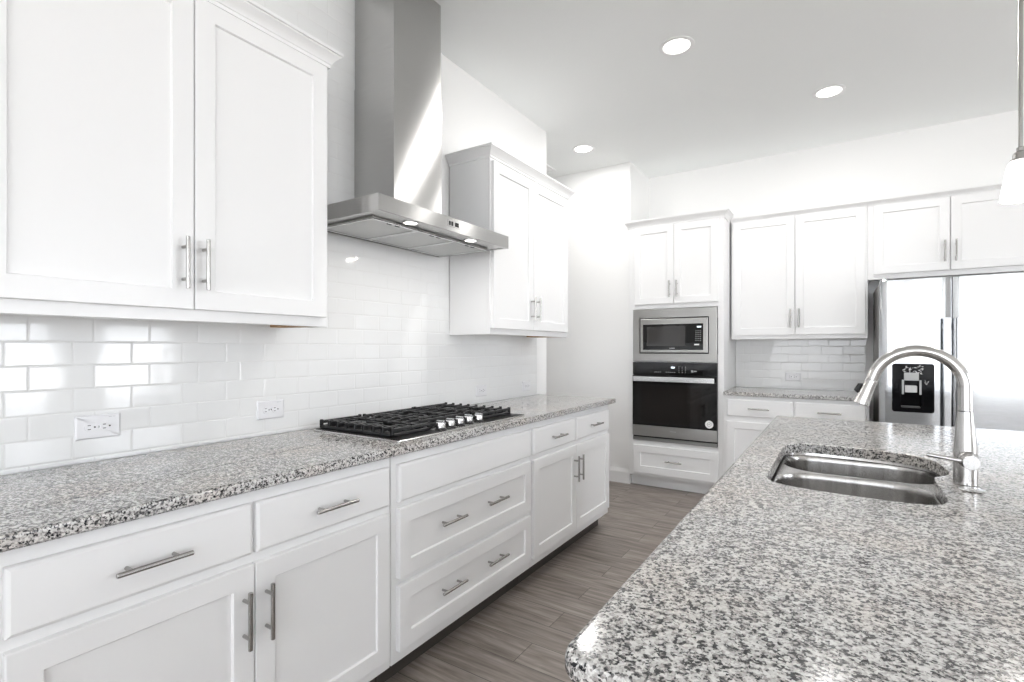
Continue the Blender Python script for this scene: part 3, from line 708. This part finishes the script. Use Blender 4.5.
# ------------------------------------------------------------------ refrigerator
FX0, FX1, FS, FY = 2.232, 3.142, 2.6235, 4.38
fr = thing('refrigerator', 'stainless side-by-side refrigerator with black ice dispenser, beyond the island', 'refrigerator', (FX0, FY, 0))
def Q(x): return x - FX0
finish('cabinet_body', bb(Q(FX0)+.001, Q(FX1)-.001, 0.075, 0.735, 0.03, 1.735, bev=0.004), 'side', fr)
bm = bmesh.new()
for fx in (0.05, Q(FX1)-0.05):
    for fy in (0.12, 0.68): tube(bm, [(fx, fy, 0), (fx, fy, 0.031)], 0.02, 12)
finish('foot', bm, 'black', fr)
finish('base_grille', bb(0.01, Q(FX1)-0.01, 0.06, 0.0745, 0.032, 0.095), 'black', fr, 0)
DXa, DXb, DZa, DZb = Q(2.303), Q(2.531), 0.836, 1.168
def fdoor(x0, x1, z0, z1, hole=None):
    """door with softly bowed front; optional rectangular opening"""
    bm = bmesh.new(); yb = 0.070
    xs = [x0 + (x1-x0)*k/12 for k in range(13)]; zs = [z0, z0+.006, z1-.006, z1]
    if hole: xs = sorted(set(xs + [hole[0], hole[1]])); zs = sorted(zs + [hole[2], hole[3]])
    def yf(x):
        s = (2*(x-x0)/(x1-x0)-1); return 0.0025*abs(s)**3 + (0.012*max(0, (abs(s)-0.96)/0.04)**2)
    V = {}
    for i, x in enumerate(xs):
        for j, z in enumerate(zs):
            V[i, j] = bm.verts.new((x, yf(x) + (0.004 if j in (0, len(zs)-1) else 0), z))
    for i in range(len(xs)-1):
        for j in range(len(zs)-1):
            if hole and hole[0]-1e-6 <= xs[i] and xs[i+1] <= hole[1]+1e-6 and hole[2]-1e-6 <= zs[j] and zs[j+1] <= hole[3]+1e-6: continue
            bm.faces.new((V[i, j], V[i+1, j], V[i+1, j+1], V[i, j+1]))
    n, m_ = len(xs), len(zs)
    edge = [V[i, 0] for i in range(n)] + [V[n-1, j] for j in range(1, m_)] + [V[i, m_-1] for i in range(n-2, -1, -1)] + [V[0, j] for j in range(m_-2, 0, -1)]
    bk = [bm.verts.new((v.co.x, yb, v.co.z)) for v in edge]
    for k in range(len(edge)): bm.faces.new((edge[k], bk[k], bk[(k+1) % len(bk)], edge[(k+1) % len(edge)]))
    if not hole: bm.faces.new(bk)
    return bm
ld = finish('freezer_door', fdoor(0.0, Q(FS)-.0025, 0.10, 1.752, (DXa+.012, DXb-.012, DZa+.012, DZb-.012)), 'steel_fridge', fr, 25)
rd = finish('fridge_door', fdoor(Q(FS)+.0025, Q(FX1), 0.10, 1.752), 'steel_fridge', fr, 25)
finish('door_gasket', bb(Q(FS)-.0022, Q(FS)+.0022, 0.030, 0.074, 0.10, 1.75), 'black', fr, 0)
for (a, b, d) in ((Q(2.571), Q(2.610), ld), (Q(2.637), Q(2.676), rd)):
    bm = bmesh.new(); q = rrect(a, b, -0.058, -0.030, 0.005, 4)
    loops(bm, [[Vector((p[0], p[1], z)) for p in offset_loop(q, i)] for i, z in ((0.003, 0.55), (0, 0.553), (0, 1.472), (0.003, 1.475))], True, True)
    box(bm, a+.006, b-.006, -0.032, 0.006, 0.60, 0.64, bev=0.003); box(bm, a+.006, b-.006, -0.032, 0.006, 1.40, 1.44, bev=0.003)
    finish('handle', bm, 'steel_fridge', d, 30)
# dispenser: black bezel with a niche
dx0, dx1 = DXa, DXb; nx0, nx1, nz0, nz1 = DXa+.050, DXb-.070, DZa+.030, DZb-.105
bm = bmesh.new()
q0 = rrect(dx0, dx1, DZa, DZb, 0.016, 4); 
def rl(pts, y): return [Vector((p[0], y, p[1])) for p in pts]
qn = rrect(nx0, nx1, nz0, nz1, 0.008, 4)
loops(bm, [rl(q0, 0.0002), rl(q0, -0.003), rl(offset_loop(q0, 0.003), -0.005), rl(offset_loop(qn, -0.003), -0.005), rl(qn, -0.003), rl(qn, 0.055)], False, True)
dp = finish('dispenser_panel', bm, 'dispenser', ld, 30)
bm = bb(nx0+.018, nx1-.018, 0.006, 0.022, nz0+.070, nz1-.002, bev=0.004)
finish('dispenser_chute', bm, paint('grey_dispenser_plastic', (0.42, 0.43, 0.43), 0.3), dp) if False else bm.free()
g1 = paint('grey_dispenser_plastic', (0.42, 0.43, 0.43), 0.3); g2 = paint('pale_dispenser_plastic', (0.62, 0.62, 0.62), 0.3)
bm = bb(nx0+.016, nx1-.012, -0.0065, -0.0052, nz1-.010, nz1+.044, bev=0.0006, seg=1)
box(bm, nx0+.004, nx0+.016, -0.0065, -0.0052, nz1-.105, nz1-.006, bev=0.0006, seg=1); box(bm, nx1-.010, nx1+.002, -0.0065, -0.0052, nz1-.105, nz1-.006, bev=0.0006, seg=1)
finish('dispenser_frame', bm, g1, ld)
bm = bb(nx0+.022, nx1-.020, 0.004, 0.012, nz1-.092, nz1-.046, bev=0.003); box(bm, nx0+.026, nx1-.024, 0.006, 0.054, nz1-.060, nz1-.046)
finish('dispenser_paddle', bm, g2, ld)
finish('drip_tray', bb(nx0+.004, nx1-.004, 0.000, 0.050, nz0+.001, nz0+.010, bev=0.001, seg=1), paint('dark_tray', (0.08, 0.08, 0.08), 0.3), ld)
# crinkled clear film and check mark on the dispenser panel
bm = bmesh.new(); rnd = random.Random(5)
for k in range(26):
    x = dx0+.062 + rnd.random()*.105; z = DZb-.070 + rnd.random()*.058; L = .008+rnd.random()*.020; a = rnd.random()*PI
    p = Vector((x, -0.0062, z)); u = Vector((math.cos(a), 0, math.sin(a)))*L/2; v = Vector((-math.sin(a), 0, math.cos(a)))*(.0014+rnd.random()*.002)
    f = [bm.verts.new(c) for c in (p-u, p+v, p+u, p-v)]; g = [bm.verts.new(c+Vector((0, .001, 0))) for c in (p-u, p+v, p+u, p-v)]
    bm.faces.new(f); bm.faces.new(g[::-1])
    for i in range(4): bm.faces.new((f[i], g[i], g[(i+1) % 4], f[(i+1) % 4]))
finish('film_glints', bm, g2, ld, 0)
bm = bmesh.new()
tube(bm, [(nx1+.016, -0.0055, nz1-.018), (nx1+.028, -0.0055, nz1-.036), (nx1+.040, -0.0055, nz1-.012)], 0.0016, 6)
tube(bm, [(nx1+.028, -0.0055, nz1-.036), (nx1+.020, -0.0055, nz1-.004)], 0.0012, 6)
finish('printed_mark', bm, g2, ld)

# ------------------------------------------------------------------ island
IX0_, IX1_, IY0, IY1 = 1.709, 2.93, 0.528, 3.045
hole = [(1.822, 1.66), (1.822, 2.06), (1.828, 2.125), (1.848, 2.168), (1.885, 2.192), (1.94, 2.199), (2.05, 2.192), (2.15, 2.170), (2.205, 2.140), (2.236, 2.100),
        (2.250, 2.040), (2.257, 1.940), (2.252, 1.890), (2.236, 1.858), (2.214, 1.836), (2.207, 1.800), (2.207, 1.60), (2.200, 1.548), (2.182, 1.515),
        (2.145, 1.498), (2.08, 1.492), (1.96, 1.499), (1.89, 1.510), (1.848, 1.530), (1.828, 1.562), (1.822, 1.60)]
def smooth_loop(pts, it=2):
    for _ in range(it):
        o = []
        for i in range(len(pts)):
            a, b = pts[i], pts[(i+1) % len(pts)]
            o += [(a[0]*.75+b[0]*.25, a[1]*.75+b[1]*.25), (a[0]*.25+b[0]*.75, a[1]*.25+b[1]*.75)]
        pts = o
    return pts
hole = smooth_loop([((x-2.035)*1.010+2.035, (y-1.85)*1.022+1.845) for x, y in hole], 1)
if sum(hole[i-1][0]*hole[i][1]-hole[i][0]*hole[i-1][1] for i in range(len(hole))) < 0: hole = hole[::-1]   # counter-clockwise
ZT, ZB = 0.914, 0.880
outer = rrect(IX0_, IX1_, IY0, IY1, [0.02, 0.012, 0.030, 0.03], 6)
bm = bmesh.new()
ro_ = loops(bm, [[Vector((p[0], p[1], z)) for p in offset_loop(outer, d)] for d, z in ((0.010, ZB), (0.003, ZB+.003), (0, ZB+.010), (0, ZT-.010), (0.003, ZT-.003), (0.010, ZT))])
rh_ = loops(bm, [[Vector((p[0], p[1], z)) for p in offset_loop(hole, d)] for d, z in ((0, ZB), (0, ZT-.003), (-0.001, ZT-.001), (-0.003, ZT))])
def fill(r1, r2):
    es = []
    for r in (r1, r2):
        for k in range(len(r)):
            e_ = bm.edges.get((r[k], r[(k+1) % len(r)])); es.append(e_)
    bmesh.ops.triangle_fill(bm, use_beauty=True, edges=es)
fill(ro_[-1], rh_[-1]); fill(ro_[0], rh_[0])
tag(finish('island_countertop', bm, 'granite', smooth=30), 'big speckled granite island countertop with the sink cut into it', 'countertop')

# island base: hollow cabinet run below the top
ib = thing('island_cabinet', 'white island cabinet carrying the speckled granite island top', 'cabinet', (0, 0, 0))
bx0, bx1, by0, by1 = 1.765, 2.70, 0.575, 2.995
bm = bmesh.new()
box(bm, bx0, bx0+.02, by0, by1, 0.105, 0.8795); box(bm, bx1-.02, bx1, by0, by1, 0.105, 0.8795)
box(bm, bx0+.02, bx1-.02, by0, by0+.02, 0.105, 0.8795); box(bm, bx0+.02, bx1-.02, by1-.02, by1, 0.105, 0.8795); box(bm, bx0+.02, bx1-.02, by0+.02, by1-.02, 0.105, 0.125)
finish('body', bm, 'cab', ib, 0)
finish('toe_kick', bb(bx0+.07, bx1-.005, by0+.01, by1-.01, 0, 0.1045), 'cab', ib, 0)
nd = 5
for k in range(nd):
    y1_ = by1-.015 - (by1-by0-.03)*k/nd - .004; y0_ = y1_ - (by1-by0-.03)/nd + .008
    bm = shaker(-y1_, -y0_, 0.15, 0.843, -0.0005)
    for v in bm.verts: v.co = Vector((bx0 + v.co.y, -v.co.x, v.co.z))
    do = finish('door', bm, 'cab', ib)

# sink
sk = thing('kitchen_sink', 'stainless double-bowl undermount sink in the granite island', 'sink', (0, 0, ZB))
def bowl(x0, x1, y0, y1, rads, depth, shrink=0.018):
    bm = bmesh.new(); q = rrect(x0, x1, y0, y1, rads, 10)
    L = [(0, -0.012), (0.0035, -0.0165), (0.006, -0.030), (shrink*0.6, -depth*0.55), (shrink, -depth+.035), (shrink+.010, -depth+.012), (shrink+.032, -depth+.001), (shrink+.05, -depth)]
    inner = [[Vector((p[0], p[1], z)) for p in offset_loop(q, d)] for d, z in L]
    out = [[Vector((p[0], p[1], z-.0015)) for p in offset_loop(q, d-.0015)] for d, z in reversed(L)]
    loops(bm, inner, False, True); loops(bm, out, True, False); return bm, q
b1, q1 = bowl(1.824, 2.252, 1.914, 2.198, [0.11, 0.10, 0.12, 0.09], 0.215)
b2, q2 = bowl(1.824, 2.212, 1.494, 1.894, [0.10, 0.11, 0.09, 0.085], 0.185)
finish('large_bowl', b1, 'steel_sink', sk, 50)
finish('small_bowl', b2, 'steel_sink', sk, 50)
bm = bmesh.new()
orim = offset_loop(hole, -0.016)
rr0 = [bm.verts.new((p[0], p[1], -0.0005)) for p in orim]
rr0b = [bm.verts.new((p[0], p[1], -0.0118)) for p in offset_loop(hole, -0.014)]
for k in range(len(rr0)): bm.faces.new((rr0[k], rr0[(k+1) % len(rr0)], rr0b[(k+1) % len(rr0)], rr0b[k]))
ra = [bm.verts.new((p[0], p[1], -0.0118)) for p in q1]; rb = [bm.verts.new((p[0], p[1], -0.0118)) for p in q2]
es = [bm.edges.get((rr0b[k], rr0b[(k+1) % len(rr0b)])) for k in range(len(rr0b))]
for r in (ra, rb): es += [bm.edges.new((r[k], r[(k+1) % len(r)])) for k in range(len(r))]
bmesh.ops.triangle_fill(bm, use_beauty=True, edges=es)
finish('rim', bm, 'steel_sink', sk, 30)
for (dx, dy, dz) in ((2.04, 2.03, -0.215), (2.02, 1.65, -0.185)):
    do = finish('drain', lathe(bmesh.new(), [(0.056, 0.0003), (0.055, 0.0025), (0.044, 0.003), (0.040, -0.004), (0.012, -0.006)], (dx, dy, dz), seg=28, caps=False), 'chrome', sk)
    finish('strainer', lathe(bmesh.new(), [(0.036, -0.004), (0.034, 0.001), (0.010, 0.003), (0.008, 0.012), (0.004, 0.014)], (dx, dy, dz), seg=24), 'steel_sink', do)

# faucet: gooseneck pull-down, spout towards -x
fa = thing('kitchen_faucet', 'brushed nickel gooseneck pull-down faucet beside the island sink', 'faucet', (2.268, 1.755, ZT))
H = 1.2718 - ZT
bm = lathe(bmesh.new(), [(0.0245, 0.0003), (0.0252, 0.002), (0.0252, 0.006), (0.0247, 0.008), (0.0245, 0.075), (0.0230, 0.105), (0.0195, 0.150), (0.0170, 0.180), (0.0163, 0.193)], seg=32)
finish('base_column', bm, 'faucet', fa)
bm = lathe(bmesh.new(), [(0.0150, 0.1932), (0.0150, 0.1945)], seg=28, caps=False); finish('seam_ring', bm, 'black', fa)
ac, ar = Vector((-0.100, 0, 0.252)), 0.100
pts = [Vector((0, 0, 0.1946)), Vector((0, 0, 0.222))] + [ac + Vector((ar*math.cos(a), 0, ar*math.sin(a))) for a in [math.radians(160*k/26) for k in range(27)]]
tdir = Vector((-math.sin(math.radians(160)), 0, math.cos(math.radians(160))))
endp = pts[-1] + tdir*0.017; pts.append(endp)
finish('gooseneck_tube', tube(bmesh.new(), pts, 0.0152, 24), 'faucet', fa)
hp = [endp + tdir*s for s in (0.001, 0.004, 0.018, 0.050, 0.073, 0.0755)]
sh_ = finish('spray_head', tube(bmesh.new(), hp, [0.0145, 0.0156, 0.0160, 0.0184, 0.0204, 0.0188], 24), 'faucet', fa)
side = Vector((tdir.z, 0, -tdir.x)); side = side if side.x < 0 else -side
pb = endp + tdir*0.034 + side*0.0160
bm = bmesh.new()
tube(bm, [pb - tdir*.013 - side*.002, pb - tdir*.010 + side*.004, pb + tdir*.008 + side*.007, pb + tdir*.012 - side*.001], [0.004, 0.0065, 0.0065, 0.004], 12)
finish('spray_button', bm, 'black', sh_)
bm = lathe(bmesh.new(), [(0.0215, -0.015), (0.0215, -0.028), (0.0195, -0.031), (0.0185, -0.034), (0.0185, -0.066), (0.0172, -0.068)], (0.002, 0, 0.071), 'Y', 28)
hb = finish('handle_hub', bm, 'faucet', fa)
bm = tube(bmesh.new(), [(-0.010, -0.050, 0.071), (-0.030, -0.049, 0.073), (-0.060, -0.047, 0.0765), (-0.082, -0.046, 0.079), (-0.0845, -0.046, 0.0793)], [0.0064, 0.0062, 0.0058, 0.0056, 0.004], 14)
finish('lever', bm, 'faucet', hb)
bm = lathe(bmesh.new(), [(0.0255, 0.0003), (0.0262, 0.0022), (0.0245, 0.0036), (0.010, 0.0044), (0.009, 0.006), (0.007, 0.0065)], seg=32)
co = tag(finish('hole_cover', bm, 'chrome'), 'small flat round metal cover on the granite right at the faucet base', 'cover')
co.location = (2.272, 1.698, ZT)

# ------------------------------------------------------------------ ceiling things
G_REC = 'recessed ceiling lights'
def recessed(label, x, y, power):
    t = thing('recessed_light', label, 'ceiling light', (x, y, CEIL), 0, G_REC)
    bm = lathe(bmesh.new(), [(0.098, -0.0004), (0.098, -0.004), (0.090, -0.007), (0.077, -0.006), (0.072, -0.0004)], seg=40, caps=False)
    finish('trim_ring', bm, 'trim', t)
    finish('lens', lathe(bmesh.new(), [(0.0005, -0.0042), (0.070, -0.0036), (0.0725, -0.001)], seg=40), 'lens', t)
    area('recessed_lamp', (x, y, CEIL-0.012), (0, 0, 0), 0.13, 0.13, power, shape='DISK', color=(1.0, 0.985, 0.965))
    return t
recessed('bright round recessed light nearest the range hood on the ceiling', 1.200, 2.985, 9)
recessed('round recessed ceiling light in front of the refrigerator, nearest the hanging pendant', 1.936, 4.080, 5.5)
recessed('round recessed ceiling light over the the hallway, beyond the far upper cabinet', 0.105, 4.075, 5.5)

vt = thing('ceiling_vent', 'white ceiling air vent peeking past the end of the left wall', 'vent', (-0.49, 4.255, CEIL))
bm = bmesh.new(); ringplate(bm, -.15, .15, -.004, 0, -.125, .125, -.004, 0, 0, 0) if False else None
for (a, b, c, d) in ((-.15, -.125, -.155, .155), (.125, .15, -.155, .155), (-.125, .125, -.155, -.130), (-.125, .125, .130, .155)):
    box(bm, a, b, c, d, -0.012, -0.0005, bev=0.002, seg=1)
finish('vent_frame', bm, 'trim', vt)
bm = bmesh.new()
for k in range(11):
    x = -.115 + k*.023
    f = [bm.verts.new(c) for c in ((x-.008, -.130, -.010), (x+.008, -.130, -.002), (x+.008, .130, -.002), (x-.008, .130, -.010))]
    g = [bm.verts.new(v.co + Vector((.0008, 0, -.0015))) for v in f]
    bm.faces.new(f); bm.faces.new(g[::-1])
    for i in range(4): bm.faces.new((f[i], g[i], g[(i+1) % 4], f[(i+1) % 4]))
finish('vent_louvers', bm, 'trim', vt, 0)
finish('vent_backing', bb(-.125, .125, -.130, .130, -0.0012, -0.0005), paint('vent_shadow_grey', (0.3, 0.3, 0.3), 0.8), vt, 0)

px, py = 2.492, 2.300
pd = thing('pendant_light', 'glass-shaded pendant light hanging on a metal rod over the island', 'pendant light', (px, py, CEIL))
zc = 1.7620 - CEIL
finish('ceiling_canopy', lathe(bmesh.new(), [(0.062, -0.0005), (0.062, -0.012), (0.050, -0.022), (0.012, -0.026)], seg=32), 'nickel', pd)
finish('rod', tube(bmesh.new(), [(0, 0, -0.024), (0, 0, zc+0.165)], 0.0062, 16), 'nickel', pd)
finish('socket_cap', lathe(bmesh.new(), [(0.0075, zc+.172), (0.0105, zc+.170), (0.0105, zc+.158), (0.013, zc+.156), (0.018, zc+.152), (0.0195, zc+.147), (0.020, zc+.134), (0.0255, zc+.132), (0.026, zc+.126)], seg=32), 'nickel', pd)
finish('glass_shade', lathe(bmesh.new(), [(0.023, zc+.1255), (0.030, zc+.120), (0.0345, zc+.104), (0.041, zc+.066), (0.0465, zc+.033), (0.0510, zc+.002), (0.0502, zc), (0.049, zc+.003), (0.0395, zc+.064), (0.0325, zc+.104), (0.023, zc+.122)], seg=40, caps=False), 'shade', pd)
lb = bpy.data.lights.new('pendant_bulb', 'POINT'); lb.energy = 6; lb.shadow_soft_size = 0.025; lb.color = (1, 0.96, 0.9)
lo = bpy.data.objects.new('pendant_bulb', lb); C.objects.link(lo); lo.location = (px, py, CEIL+zc+0.03)
